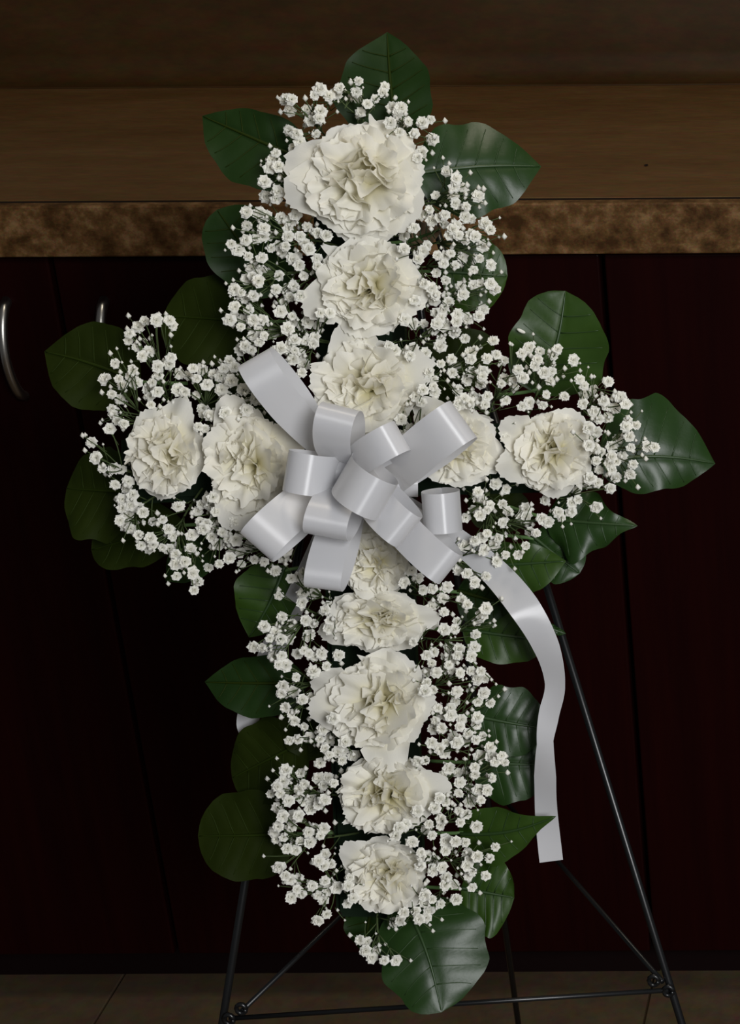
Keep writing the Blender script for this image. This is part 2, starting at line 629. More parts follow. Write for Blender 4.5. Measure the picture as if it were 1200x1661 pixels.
# base, tip, hwL, hwR, shape, material, h_base, h_tip, bend, cup, wave, arc, label, twist
LEAVES = [
    ((644, 232), (628, 52), 86, 66, OV, d_leaf, .004, -.012, .05, .10, .8, 0, 'dark green leaf pointing straight up at the very top of the cross', -.1),
    ((512, 268), (328, 188), 75, 48, OV, d_leaf, .004, -.004, .06, .12, .8, 0, 'dark pointed leaf reaching up and left beside the top carnation', -.25),
    ((672, 282), (878, 270), 76, 80, OV, a_, .010, -.022, .07, -.16, 1.2, -4, 'glossy green leaf with clear veins right of the top carnation', .28),
    ((452, 478), (352, 340), 56, 70, BL, d_leaf, -.006, -.016, .03, .1, .8, 0, 'shaded rounded leaf crossing the counter edge at the left of the upright', -.35),
    ((432, 522), (264, 512), 78, 74, BL, b_, -.010, -.022, .03, .1, .8, 0, 'shaded broad leaf in the upper left angle of the cross', -.35),
    ((228, 622), (72, 570), 72, 72, OV, b_, -.004, -.014, .05, .12, .6, 6, 'olive leaf in front of the right cabinet handle at the tip of the left arm', -.2),
    ((232, 800), (108, 792), 82, 70, BL, b_, -.006, -.020, .03, .1, .9, 0, 'dim olive leaf below the far left white carnation, against the cabinet', -.3),
    ((300, 850), (148, 892), 48, 52, BL, b_, -.008, -.022, .03, .1, 1.0, 0, 'dim leaf with a wavy edge under the left arm of the cross', -.3),
    ((350, 872), (268, 942), 36, 36, OV, d_leaf, -.008, -.016, .03, .1, .8, 0, 'small dim leaf tip hanging below the left arm', -.2),
    ((462, 918), (404, 1034), 44, 62, OV, c_, -.004, -.006, .05, .1, .8, -6, 'mid green leaf hanging in the lower left angle of the cross', -.1),
    ((500, 1108), (332, 1106), 55, 46, OV, d_leaf, -.004, -.010, .05, .1, .7, 0, 'dark pointed leaf jutting left above the short ribbon end', -.25),
    ((498, 1200), (376, 1262), 70, 66, BL, b_, -.010, -.020, .03, .1, .7, 0, 'very dark leaf just below the short ribbon end at the left', -.35),
    ((482, 1352), (321, 1356), 72, 76, BL, b_, -.006, -.012, .04, .12, .6, 0, 'broad rounded dim green leaf at the lower left of the upright', -.15),
    ((716, 440), (823, 448), 62, 62, BL, c_, -.006, -.012, .03, .1, .8, 0, 'rounded green leaf half hidden by small white flowers right of the second carnation', .1),
    ((872, 640), (917, 472), 72, 88, BL, c_, -.004, .002, .06, .15, .9, 10, 'bright rounded leaf standing above the right arm of the cross', .05),
    ((968, 748), (1160, 752), 100, 58, OV, a_, .006, -.022, .06, -.16, 1.2, -10, 'large glossy leaf pointing right at the tip of the right arm', .2),
    ((885, 842), (1034, 853), 52, 62, AC, a_, .000, .006, .05, -.1, 2.2, 0, 'dark curling leaf with a wavy edge under the right arm', .2),
    ((862, 868), (940, 930), 48, 44, BL, a_, -.006, -.004, .04, .05, 1.4, 0, 'small dark leaf behind the curling leaf under the right arm', .25),
    ((776, 918), (918, 910), 36, 58, OV, c_, -.002, .010, .05, .05, 1.3, 0, 'green leaf in the lower right angle where the long ribbon tail starts', .1),
    ((742, 958), (836, 985), 45, 45, OV, d_leaf, -.012, -.010, .03, .1, .8, 0, 'dark leaf tucked behind the upper curve of the long ribbon tail', .1),
    ((750, 1020), (888, 1040), 52, 46, BL, c_, -.012, -.012, .04, .1, .7, 0, 'rounded green leaf behind the long ribbon tail below the right arm', .1),
    ((764, 1160), (884, 1182), 58, 58, BL, a_, .000, -.004, .05, -.1, .8, 0, 'veined green leaf at the right of the upright, upper of an overlapping two', .2),
    ((764, 1236), (890, 1240), 50, 66, BL, a_, -.006, -.010, .05, -.1, .8, 0, 'green leaf at the right of the upright, lower of an overlapping two', .2),
    ((744, 1352), (902, 1324), 46, 50, AC, c_, -.002, .022, .04, .1, .8, 10, 'green leaf whose thin curled tip crosses the end of the ribbon tail', .1),
    ((748, 1440), (834, 1456), 58, 76, BL, c_, -.010, -.010, .03, .08, 1.5, 0, 'green leaf with a wavy edge peeping out above the bottom leaf', .1),
    ((655, 1462), (716, 1642), 92, 76, BL, a_, .000, .026, .06, -.16, 1.1, -12, 'large glossy veined leaf hanging at the foot of the cross', .28),
    ((606, 1448), (590, 1548), 40, 42, OV, d_leaf, -.010, -.014, .03, .1, .8, 0, 'small dark leaf behind the lowest sprig at the foot of the cross', -.1),
    ((878, 1014), (918, 1028), 8, 9, OV, a_, -.050, -.052, .05, .1, .8, 0, 'tiny leaf scrap caught on the right easel leg beside the ribbon tail', .1),
    ((668, 640), (798, 548), 52, 50, BL, b_, -.012, -.016, .03, .1, .8, 0, 'dark leaf deep behind the small flowers in the upper right angle of the cross', .1),
    ((760, 800), (868, 846), 44, 44, OV, b_, -.010, -.012, .03, .1, .8, 0, 'dark leaf deep behind the small flowers under the right arm', .1),
    ((452, 690), (330, 606), 46, 50, BL, b_, -.012, -.016, .03, .1, .8, 0, 'dark leaf deep behind the small flowers above the left arm', -.1),
    ((545, 1215), (452, 1150), 44, 44, OV, b_, -.012, -.014, .03, .1, .8, 0, 'dark leaf deep behind the small flowers left of the large lower carnation', -.1),
    ((655, 395), (716, 372), 26, 26, OV, None, -.004, .004, .05, .1, 1.0, 0, 'small brown withered leaf beside the gap between the top two carnations', .1),
]
M['leaf_dry'] = leaf_material('leaf_dry_brown', (0.10, 0.065, 0.035), (0.15, 0.10, 0.06), 0.7)
for lf in LEAVES:
    lf = list(lf)
    if lf[5] is None:
        lf[5] = M['leaf_dry']
    leaf(*lf)


# ------------------------------------------------------------------ carnations
def petal_mesh(L, th0, th1, width, ruf, freq, fold, rng, parent, az, zb, rb, post=None):
    NU, NV = 20, 9
    p1, p2, p3 = rng.uniform(0, 6.28), rng.uniform(0, 6.28), rng.uniform(0, 6.28)
    # centre line in the (radial, axial) plane
    cl, nr = [], []
    r, z = rb, zb
    steps = NV * 4
    raw = []
    for i in range(steps + 1):
        v = i / steps
        s = min(1.0, v / 0.62)
        th = th0 + (th1 - th0) * (s * s * (3 - 2 * s)) + max(0, v - 0.7) * rng_curl
        raw.append((r, z, th))
        r += math.sin(th) * L / steps
        z += math.cos(th) * L / steps
    V, Fc, UV = [], [], []
    ca, sa = math.cos(az), math.sin(az)
    notch = [rng.uniform(-1, 1) for _ in range(NU * 2 + 1)]
    for j in range(NV + 1):
        v = j / NV
        r0, z0, th = raw[j * 4]
        wd = width * (0.16 + 0.84 * (v ** 1.15))
        for i in range(NU + 1):
            u = -1 + 2 * i / NU
            edge = max(0.0, v - 0.55) / 0.45
            # rounded fan end, toothed margin
            dl = -L * 0.30 * (abs(u) ** 2.3) * edge + L * 0.017 * edge ** 2 * (1.3 * notch[i] + (0.5 if i % 2 else -0.5))
            amp = ruf * (v ** 1.6)
            dn = amp * (math.sin(freq * PI * u + p1) + 0.45 * math.sin(2.1 * freq * PI * u + p2) * v + 0.3 * math.sin(5 * v + p3))
            dn += -0.25 * width * (u * u) * (1 - v) - fold * width * u * u * v
            x = u * wd * (1 - 0.25 * fold)
            rr = r0 + math.sin(th) * dl + math.cos(th) * -dn * -1
            zz = z0 + math.cos(th) * dl - math.sin(th) * dn * -1
            # wrap sideways slightly around the axis
            V.append(Vector((rr * ca - x * sa, rr * sa + x * ca, zz)))
            UV.append((0.5 + u / 2, v))
    c = NU + 1
    for j in range(NV):
        for i in range(NU):
            Fc.append((j * c + i, j * c + i + 1, (j + 1) * c + i + 1, (j + 1) * c + i))
    if post is not None:
        V = [post @ v for v in V]
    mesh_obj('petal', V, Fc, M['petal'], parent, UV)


rng_curl = 0.0


def carnation(px, py, rx, ry, h, tiltx, tilty, seed, label, extra=()):
    global rng_curl
    rng = random.Random(seed)
    rad = (rx + ry) / 2 * PXM
    root = empty('carnation', P(px, py, h), label, 'carnation', 'white carnations on the cross')
    zax = (NRM + RGT * tiltx + UPV * tilty).normalized()
    xax = (RGT - zax * RGT.dot(zax)).normalized()
    yax = zax.cross(xax)
    root.rotation_euler = Matrix((xax, yax, zax)).transposed().to_euler()
    root.scale = (rx / ((rx + ry) / 2), ry / ((rx + ry) / 2), 1)
    # count, length, end angle, width, ruffle, freq, fold, base radius
    rings = [
        (7, 1.14, 96, 0.52, 0.060, 0.9, 0.00, 0.05),
        (7, 1.10, 82, 0.50, 0.075, 1.1, 0.02, 0.05),
        (8, 1.05, 69, 0.46, 0.095, 1.4, 0.06, 0.05),
        (8, 1.00, 57, 0.42, 0.110, 1.6, 0.10, 0.05),
    ]
    # the crumpled heart: folded petals set at odd angles over a dome
    n_in = 27
    for i in range(n_in):
        rr = math.sqrt((i + 0.3) / n_in)
        ph = i * 2.39996 + rng.uniform(-0.4, 0.4)
        tilt = rr * R(46) + rng.uniform(-0.12, 0.12)
        rng_curl = rng.uniform(-0.3, 0.9)
        post = (Matrix.Translation((0.17 * rad * rr * math.cos(ph), 0.17 * rad * rr * math.sin(ph), -0.42 * rad))
                @ Matrix.Rotation(tilt, 4, Vector((-math.sin(ph), math.cos(ph), 0)))
                @ Matrix.Rotation(rng.uniform(0, 6.28), 4, 'Z'))
        petal_mesh(rad * rng.uniform(0.80, 0.97), R(-6), R(rng.uniform(4, 40)), rng.uniform(0.26, 0.38) * rad,
                   rng.uniform(0.07, 0.13) * rad, rng.uniform(1.0, 1.9), rng.uniform(0.1, 0.5), rng, root, 0.0, 0.0, 0.0, post)
    for ex in extra:
        rng_curl = 0.3
        petal_mesh(1.52 * rad, R(8), R(92), 0.44 * rad, 0.05 * rad, 0.9, 0.0, rng, root, R(ex), -0.46 * rad, 0.05 * rad)
    for k, (cnt, L, ang, wd, ruf, fq, fold, rb) in enumerate(rings):
        off = rng.uniform(0, 6.28)
        for i in range(cnt):
            az = off + 2 * PI * (i + rng.uniform(-0.22, 0.22)) / cnt
            rng_curl = rng.uniform(-0.6, 0.9)
            petal_mesh(L * rad * rng.uniform(0.88, 1.08), R(8), R(ang + rng.uniform(-15, 13)), wd * rad * rng.uniform(0.85, 1.2),
                       ruf * rad * rng.uniform(0.7, 1.4), fq * rng.uniform(0.8, 1.25), fold * rng.uniform(0.5, 1.3), rng, root, az, -0.42 * rad, rb * rad)
    V, Fc = [], []
    pts = [Vector((0, 0, -0.35 * rad)), Vector((0, 0, -0.5 * rad)), Vector((0, 0, -0.5 * rad - 0.012)), Vector((0, 0, -0.5 * rad - 0.018)), Vector((0, 0, -h - 0.008))]
    tube_into(V, Fc, pts, [0.011, 0.009, 0.007, 0.0025, 0.0025], 10)
    mesh_obj('calyx', V, Fc, M['calyx'], root)


CARN = [
    (590, 292, 96, 96, .044, .00, .02, 'large white carnation topmost on the cross'),
    (598, 464, 84, 82, .040, .05, .00, 'white carnation second from the top, just under the large one'),
    (594, 626, 88, 80, .042, .00, .10, 'white carnation directly above the ribbon bow'),
    (738, 720, 66, 70, .036, .10, .00, 'white carnation partly covered by the right bow loops'),
    (896, 732, 70, 70, .040, .05, .00, 'white carnation nearest the tip of the right arm'),
    (266, 736, 64, 76, .038, -.10, .00, 'white carnation at the far end of the left arm'),
    (404, 750, 74, 86, .042, .00, .00, 'white carnation just left of the ribbon bow on the left arm'),
    (608, 912, 54, 62, .036, .05, -.05, 'small white carnation directly below the ribbon bow'),
    (612, 1006, 76, 56, .034, .00, -.12, 'ragged white carnation squeezed under the one below the bow'),
    (614, 1142, 86, 84, .042, -.05, .00, 'large white carnation midway down the lower upright'),
    (626, 1288, 82, 70, .038, .00, .08, 'white carnation second from the bottom of the cross'),
    (626, 1420, 68, 62, .036, .00, .00, 'white carnation lowest on the cross'),
]
EXTRA = [(165, 190), (200,), (105, 20), (130, -20), (200, 150), (60,), (20, 110, 250), (100,), (5, 200), (160, 185, 280), (8,), (140,)]
for k, c in enumerate(CARN):
    carnation(c[0], c[1], c[2] * 1.05, c[3] * 1.05, c[4], c[5], c[6], 100 + k * 7, c[7], EXTRA[k])

# ------------------------------------------------------------------ baby's breath
PTS = []


def crop(x0, y0, sc, pts):
    for x, y in pts:
        PTS.append((x0 + x / sc, y0 + y / sc))


crop(300, 30, 2, [(325,262),(345,262),(340,298),(435,228),(420,248),(395,295),(435,325),(440,300),(425,375),(490,245),(500,225),(563,202),(555,238),(592,277),(617,262),(642,240),(570,305),(672,288),(690,305),(665,338),(700,340),(695,368),(770,338),(745,372),(803,392),(767,435),(338,365),(350,420),(383,420),(283,458),(303,480),(318,515),(258,530),(262,578),(295,585),(198,628),(240,632),(200,672),(255,680),(310,645),(358,637),(272,705),(335,708),(195,718),(232,714),(172,750),(278,745),(325,740),(373,708),(397,675),(430,695),(402,748),(428,778),(248,775),(205,770),(215,810),(200,845),(250,820),(350,780),(370,800),(385,835),(400,840),(305,835),(352,868),(296,880),(222,900),(340,905),(375,900),(320,920),(160,935),(205,945),(310,950),(160,965),(220,980),(440,955),(470,955),(400,985),(350,985),
(849,495),(873,545),(900,547),(950,575),(813,573),(878,600),(912,610),(793,620),(763,637),(800,655),(843,638),(930,650),(882,670),(842,668),(975,665),(990,685),(858,703),(887,705),(942,708),(910,720),(967,737),(743,680),(708,705),(785,738),(710,748),(757,780),(818,768),(862,762),(900,775),(955,778),(838,795),(877,800),(935,815),(992,800),(815,825),(845,850),(775,860),(800,875),(895,870),(903,895),(957,862),(992,860),(848,900),(808,915),(765,930),(838,945),(885,960),(955,965),(830,970),(915,975),(740,990),(775,990)])
crop(370, 520, 2, [(40,20),(100,30),(145,40),(195,25),(238,20),(290,15),(40,95),(75,95),(100,70),(172,90),(210,125),(250,65),(275,75),(238,170),(190,100),(20,150),(10,195),(70,220),(90,255),(5,130),(60,290),
(598,25),(632,10),(700,15),(735,38),(665,30),(690,62),(768,58),(540,97),(600,90),(590,115),(640,105),(785,125),(725,125),(735,145),(690,140),(650,170),(665,190),(745,225),(775,190),(790,165),(820,205),(824,165),(860,65),(870,110),(893,130),(840,122),(975,88),(1010,100),(1055,115),(1120,128),(995,145),(1050,165),(1045,195),(1140,190),(940,160),(925,190),(895,190),(885,205),(955,185),(1032,240),(1090,247),(1150,270),(1157,237),(1185,222),(900,258),(840,245),(810,262),(780,268),(750,270),(670,232),(632,225),(975,268),(1020,275),(560,320),(570,370),(590,350),(625,265),(900,380),(1185,295),
(868,530),(902,547),(1025,583),(1130,555),(965,612),(948,640),(1110,620),(1080,640),(1037,655),(825,580),(840,615),(805,575),(850,600),(890,595),(770,640),(795,612),(890,655),(980,685),(1000,690),(875,705),(840,690),(800,715),(830,745),(765,730),(965,730),(940,760),(900,760),(872,780),(838,830),(800,850),(775,820),(745,810),(595,810),(615,835),(660,870),(710,865),(570,850)])
crop(60, 440, 2.609, [(505,207),(560,207),(455,210),(388,263),(565,365),(420,320),(445,358),(330,390),(285,455),(405,420),(420,470),(395,445),(360,480),(315,520),(355,540),(315,580),(340,632),(308,665),(487,470),(515,440),(480,530),(510,510),(465,525),(600,435),(660,410),(695,415),(640,440),(745,435),(720,480),(790,410),(810,460),(780,500),(795,525),(840,400),(865,330),(910,340),(675,525),(620,545),(700,580),(595,500),(805,575),(760,605),(730,610),(710,665),(885,590),(850,565),(900,500),(925,540),(230,725),(248,790),(275,835),(325,835),(330,905),(385,890),(405,945),(360,965),(395,990),(350,1055),(385,1030),(430,1000),(395,1090),(430,1115),(440,1160),(415,1130),(480,1130),(530,1170),(575,1120),(560,1175),(585,1200),(585,1240),(590,1290),(530,1050),(490,1060),(598,995),(555,1090),(650,1175),(655,1115),(680,1015),(690,1060),(735,990),(755,1050),(700,1090),(740,1085),(740,1125),(785,1105),(808,1135),(825,1190),(870,1110),(840,1060),(765,1155),(770,1240),(725,1255),(660,1280),(680,1315),(625,1230),(815,1215),(860,1190),(865,1240),(900,1165),(920,1220),(960,1230),(1010,1270),(1040,1210),(1075,1300),(1125,1280),(985,1190),(745,955),
(890,35),(930,10),(1025,20),(1015,75),(1090,65),(1140,20),(920,105),(862,90),(835,150),(835,187),(895,165),(1050,120),(1115,105),(1035,160),(1080,190),(920,215),(950,245),(880,245),(850,235),(1000,265),(1070,240),(1125,225),(940,290),(1035,325),(1090,290),(1110,350),(1130,395),(1180,180),(1175,280),(1190,230),(1070,370),(1130,430)])
crop(640, 440, 2.143, [(463,268),(510,280),(485,325),(555,300),(620,308),(545,365),(645,372),(690,405),(660,425),(655,462),(743,383),(785,437),(765,478),(725,450),(740,510),(710,515),(590,437),(525,428),(515,468),(430,340),(435,380),(395,370),(365,395),(360,300),(380,310),(385,447),(468,460),(805,540),(840,535),(815,575),(775,585),(820,612),(876,610),(755,610),(790,645),(755,645),(715,628),(700,660),(710,692),(755,690),(770,718),(828,672),(818,708),(672,738),(705,735),(750,755),(675,605),(700,560),(630,768),(520,797),(700,820),(615,805),(612,833),(570,860),(530,873),(585,845)])
crop(320, 900, 1.9355, [(255,128),(328,150),(330,120),(365,120),(340,90),(265,195),(210,225),(228,262),(203,292),(240,320),(255,345),(262,265),(288,262),(295,215),(340,205),(365,215),(350,255),(400,175),(415,205),(335,300),(350,310),(315,310),(443,315),(405,350),(365,365),(390,310),(310,385),(268,412),(300,430),(330,455),(355,448),(275,480),(295,500),(388,490),(425,513),(335,540),(315,580),(395,548),(385,578),(415,580),(350,572),(465,587),(440,620),(400,608),(455,645),(490,630),(385,655),(278,675),(325,685),(268,710),(230,750),(275,740),(320,760),(335,720),(380,700),(355,797),(400,770),(410,700),(260,750),(250,795),
(675,45),(695,72),(735,107),(785,100),(737,162),(770,137),(830,140),(775,180),(815,208),(740,215),(775,235),(880,207),(907,167),(875,250),(740,305),(790,290),(755,310),(820,295),(870,290),(860,320),(676,275),(750,370),(790,345),(825,370),(775,360),(860,365),(890,365),(880,390),(720,370),(720,400),(740,425),(735,340),(900,435),(880,460),(920,465),(815,430),(810,460),(795,480),(770,500),(745,520),(740,545),(755,480),(765,545),(825,540),(880,510),(875,530),(895,570),(780,590),(815,590),(845,590),(850,560),(760,610),(735,590),(885,630),(920,605),(935,650),(955,630),(870,690),(925,700),(910,740),(825,715),(855,735),(790,670),(820,750),(855,775),(780,775),(745,795),(890,770),(715,645),(775,620)])
crop(300, 1250, 1.846, [(295,30),(345,10),(258,70),(300,5),(355,40),(400,22),(415,45),(310,90),(342,78),(378,115),(275,120),(292,138),(340,135),(278,168),(295,200),(318,168),(330,238),(280,290),(300,315),(340,322),(315,325),(405,195),(415,175),(370,185),(345,210),(375,215),(425,100),(375,80),(400,270),(435,280),(420,250),(455,350),(493,320),(420,330),(425,360),(413,388),(488,398),(318,380),(335,355),(397,450),(425,430),(380,345),(540,540),(522,508),(545,512),(573,537),(595,568),(633,568),(625,455),(560,560),
(865,18),(918,20),(840,0),(820,40),(850,55),(820,72),(895,55),(885,78),(850,95),(780,95),(745,115),(695,122),(730,160),(740,195),(765,165),(780,210),(810,212),(825,155),(873,168),(840,215),(930,228),(845,250),(875,257),(912,262),(845,285),(850,315),(860,350),(902,315),(805,342),(782,320),(742,300),(770,290),(705,245),(680,215),(703,285),(725,255),(780,240),(812,385),(655,425),(690,420),(715,395),(740,385),(765,400),(700,445),(730,420),(630,195),(660,160),(820,120)])

keep = []
for p in PTS:
    if all((p[0] - q[0]) ** 2 + (p[1] - q[1]) ** 2 > 9.0 ** 2 for q in keep):
        keep.append(p)

# origin (in the foam), tip and label of every sprig
SPRAYS = [
    ((570, 260), (490, 175), 'white gypsophila sprig fanning out left above the topmost carnation'),
    ((600, 250), (590, 150), 'white gypsophila sprig in front of the upright top leaf'),
    ((630, 250), (665, 195), 'white gypsophila sprig at the upper right rim of the topmost carnation'),
    ((550, 330), (440, 285), 'white gypsophila sprig left of the topmost carnation'),
    ((550, 400), (415, 365), 'white gypsophila sprig before the counter edge left of the upright'),
    ((550, 440), (405, 440), 'white gypsophila sprig left of the second carnation, over the shaded leaf'),
    ((555, 470), (480, 430), 'white gypsophila sprig touching the left side of the second carnation'),
    ((555, 560), (420, 520), 'white gypsophila sprig above the upper left bow ribbon'),
    ((555, 560), (495, 545), 'white gypsophila sprig between the bow ribbon and the third carnation'),
    ((645, 340), (755, 320), 'white gypsophila sprig over the glossy leaf right of the topmost carnation'),
    ((645, 400), (765, 395), 'white gypsophila sprig across the counter edge right of the upright'),
    ((650, 440), (720, 430), 'white gypsophila sprig touching the right side of the second carnation'),
    ((650, 500), (745, 480), 'white gypsophila sprig right of the second carnation, lower down'),
    ((655, 560), (700, 545), 'white gypsophila sprig to the right of the gap between second and third carnations'),
    ((655, 620), (770, 580), 'white gypsophila sprig in the upper right angle of the cross'),
    ((300, 720), (255, 545), 'tall thin gypsophila sprig rising above the left arm'),
    ((290, 720), (195, 640), 'white gypsophila sprig at the upper tip of the left arm'),
    ((350, 710), (330, 620), 'white gypsophila sprig above the two left arm carnations'),
    ((480, 700), (400, 620), 'white gypsophila sprig above the carnation left of the bow'),
    ((270, 780), (165, 750), 'white gypsophila sprig at the far left end of the left arm'),
    ((280, 790), (205, 835), 'white gypsophila sprig below the far left carnation'),
    ((330, 790), (270, 890), 'white gypsophila sprig hanging lowest under the left arm'),
    ((400, 790), (340, 850), 'white gypsophila sprig below the carnation left of the bow'),
    ((540, 840), (430, 900), 'white gypsophila sprig under the lower left bow loop'),
    ((780, 710), (830, 610), 'white gypsophila sprig above the carnation behind the right bow loops'),
    ((850, 700), (895, 590), 'white gypsophila sprig in front of the bright rounded leaf'),
    ((920, 700), (985, 630), 'white gypsophila sprig above the right arm carnation near the tip'),
    ((920, 740), (1010, 720), 'white gypsophila sprig at the far right end before the large glossy leaf'),
    ((900, 780), (945, 820), 'white gypsophila sprig below the right arm carnation'),
    ((800, 780), (800, 820), 'white gypsophila sprig beside the right bow loop'),
    ((760, 800), (850, 870), 'white gypsophila sprig above the leaf where the ribbon tail starts'),
    ((660, 870), (760, 920), 'white gypsophila sprig lying over the start of the ribbon tail'),
    ((570, 960), (450, 1030), 'white gypsophila sprig left of the ragged carnation'),
    ((570, 980), (520, 965), 'white gypsophila sprig below the bow\'s downward ribbon'),
    ((575, 1090), (480, 1120), 'white gypsophila sprig left of the large lower carnation'),
    ((575, 1180), (520, 1210), 'white gypsophila sprig right of the very dark leaf'),
    ((580, 1290), (465, 1275), 'white gypsophila sprig left of the second lowest carnation'),
    ((585, 1350), (480, 1360), 'white gypsophila sprig before the broad dim leaf at lower left'),
    ((590, 1420), (530, 1440), 'white gypsophila sprig left of the lowest carnation'),
    ((615, 1450), (620, 1545), 'white gypsophila sprig dangling at the foot of the cross'),
    ((660, 960), (720, 975), 'white gypsophila sprig right of the small carnation below the bow'),
    ((665, 1030), (760, 1040), 'white gypsophila sprig right of the ragged carnation'),
    ((670, 1120), (730, 1110), 'white gypsophila sprig right of the large lower carnation'),
    ((672, 1170), (785, 1150), 'white gypsophila sprig over the upper of two overlapping leaves'),
    ((675, 1230), (740, 1210), 'white gypsophila sprig between large lower and second lowest carnations, right side'),
    ((675, 1280), (790, 1260), 'white gypsophila sprig over the lower of two overlapping leaves'),
    ((680, 1340), (730, 1330), 'white gypsophila sprig right of the second lowest carnation'),
    ((682, 1390), (775, 1390), 'white gypsophila sprig by the leaf with the curled tip'),
    ((672, 1440), (690, 1475), 'white gypsophila sprig over the top of the large bottom leaf'),
]


def floret_mesh(seed):
    rng = random.Random(seed)
    V, Fc = [], []
    for cnt, L, ang, wd in ((6, 1.0, 86, .62), (6, .95, 60, .58), (5, .86, 36, .52), (3, .80, 12, .42)):
        off = rng.uniform(0, 6.28)
        for i in range(cnt):
            az = off + 2 * PI * i / cnt + rng.uniform(-.25, .25)
            th = R(ang + rng.uniform(-14, 14))
            ln = L * rng.uniform(.82, 1.12)
            ca, sa = math.cos(az), math.sin(az)
            b = len(V)
            for j in range(3):
                v = (0.05, 0.55, 1.0)[j]
                w = wd * (0.25, 0.95, 0.8)[j]
                t2 = th * (0.6, 0.9, 1.1)[j]
                for k in range(3):
                    u = k - 1
                    rr = math.sin(t2) * ln * v * (1 if u else (0.93 if j == 2 else 1))
                    zz = math.cos(t2) * ln * v - 0.25 + (0.12 * rng.uniform(-1, 1) if j == 2 else 0) + (0.10 if u and j else 0)
                    x = u * w
                    V.append(Vector((rr * ca - x * sa, rr * sa + x * ca, zz)))
            for j in range(2):
                for k in range(2):
                    Fc.append((b + j * 3 + k, b + j * 3 + k + 1, b + (j + 1) * 3 + k + 1, b + (j + 1) * 3 + k))
    me = bpy.data.meshes.new('floret')
    me.from_pydata([tuple(v) for v in V], [], Fc)
    me.polygons.foreach_set('use_smooth', [True] * len(me.polygons))
    me.materials.append(M['floret'])
    return me


FM = [floret_mesh(s) for s in range(6)]
rng = random.Random(5)
for p in list(keep):                               # neighbours that make the little clusters
    if rng.random() < 0.42:
        a = rng.uniform(0, 2 * PI)
        r_ = rng.uniform(10, 15)
        q = (p[0] + r_ * math.cos(a), p[1] + r_ * math.sin(a))
        if all((q[0] - k[0]) ** 2 + (q[1] - k[1]) ** 2 > 64 for k in keep):
            keep.append(q)
print('FLORETS', len(keep))
assign = [[] for _ in SPRAYS]
for p in keep:
    best_i, bd = 0, 1e9
    for i, (o, tp, _) in enumerate(SPRAYS):
        for f in (0.35, 0.6, 0.8, 1.0):
            q = (o[0] + (tp[0] - o[0]) * f, o[1] + (tp[1] - o[1]) * f)
            d = math.hypot(p[0] - q[0], p[1] - q[1]) + (1 - f) * 22
            if d < bd:
                best_i, bd = i, d
    assign[best_i].append(p)


def near_carnation(p):
    for c in CARN:
        e = ((p[0] - c[0]) / c[2]) ** 2 + ((p[1] - c[1]) / c[3]) ** 2
        if e < 1.15:
            return True
    return False


for (o, tp, label), pts in zip(SPRAYS, assign):
    if not pts:
        print('EMPTY SPRAY', label)
        continue
    O3 = P(o[0], o[1], -0.006)
    root = empty('gypsophila_sprig', O3, label, 'baby\'s breath', 'sprigs of small white filler flowers')
    cx = sum(p[0] for p in pts) / len(pts)
    cy = sum(p[1] for p in pts) / len(pts)
    T3 = P((cx + tp[0]) / 2, (cy + tp[1]) / 2, 0.026)
    mid = O3.lerp(T3, 0.45) + NRM * 0.014
    main = bez(O3, mid, T3, 10)
    V, Fc = [], []
    tube_into(V, Fc, [p - O3 for p in main], [0.0009 - 0.00004 * i for i in range(11)], 5)
    BV, BF = [], []
    for p in pts:
        far = abs(p[0] - o[0]) + abs(p[1] - o[1])
        h = rng.uniform(0.020, 0.046)
        if near_carnation(p):
            h = rng.uniform(0.046, 0.058)
        F3 = P(p[0], p[1], h)
        st = min(main[3:], key=lambda q: (q - F3).length)
        k = main.index(st)
        st = main[max(2, k - 3)]
        md = st.lerp(F3, 0.55) + Vector((rng.uniform(-1, 1), rng.uniform(-1, 1), rng.uniform(-1, 1))) * 0.004
        tube_into(V, Fc, [q - O3 for q in bez(st, md, F3, 4)], [0.0005, 0.00045, 0.0004, 0.0004, 0.0004], 4)
        fo = bpy.data.objects.new('floret', rng.choice(FM))
        COL.objects.link(fo)
        fo.parent = root
        fo.location = F3 - O3
        d = (NRM + (F3 - P(cx, cy, -0.01)).normalized() * 0.7 + Vector((rng.uniform(-1, 1), rng.uniform(-1, 1), rng.uniform(-1, 1))) * 0.45).normalized()
        q = d.to_track_quat('Z', 'Y')
        fo.rotation_euler = q.to_euler()
        s = rng.uniform(7.0, 10.5) * PXM
        fo.scale = (s, s, s * rng.uniform(0.9, 1.3))
        # unopened buds on side twigs
        for _ in range(rng.choice((1, 1, 2, 2, 3))):
            b3 = F3 + (RGT * rng.uniform(-1, 1) + UPV * rng.uniform(-1, 1)) * 0.010 + NRM * rng.uniform(-0.010, 0.004)
            tube_into(V, Fc, [md - O3, (md.lerp(b3, 0.6) + NRM * 0.001) - O3, b3 - O3], 0.00035, 3)
            ra = rng.uniform(0.0009, 0.0021)
            base = len(BV)
            dirs = [Vector(q) for q in ((1, 0, 0), (0, 1, 0), (-1, 0, 0), (0, -1, 0), (0, 0, 1.3), (0, 0, -1.3))]
            BV.extend(b3 - O3 + q * ra for q in dirs)
            for i in range(4):
                BF.append((base + i, base + (i + 1) % 4, base + 4))
                BF.append((base + (i + 1) % 4, base + i, base + 5))
    mesh_obj('stem', V, Fc, M['stem'], root)
    bo = mesh_obj('buds', BV, BF, M['floret'], root)
    bo['kind'] = 'stuff'

# ------------------------------------------------------------------ ribbon bow
BOWC = (572, 760)
bow = empty('ribbon_bow', P(*BOWC, 0.03), 'white satin ribbon bow with many loops at the centre of the cross', 'bow')


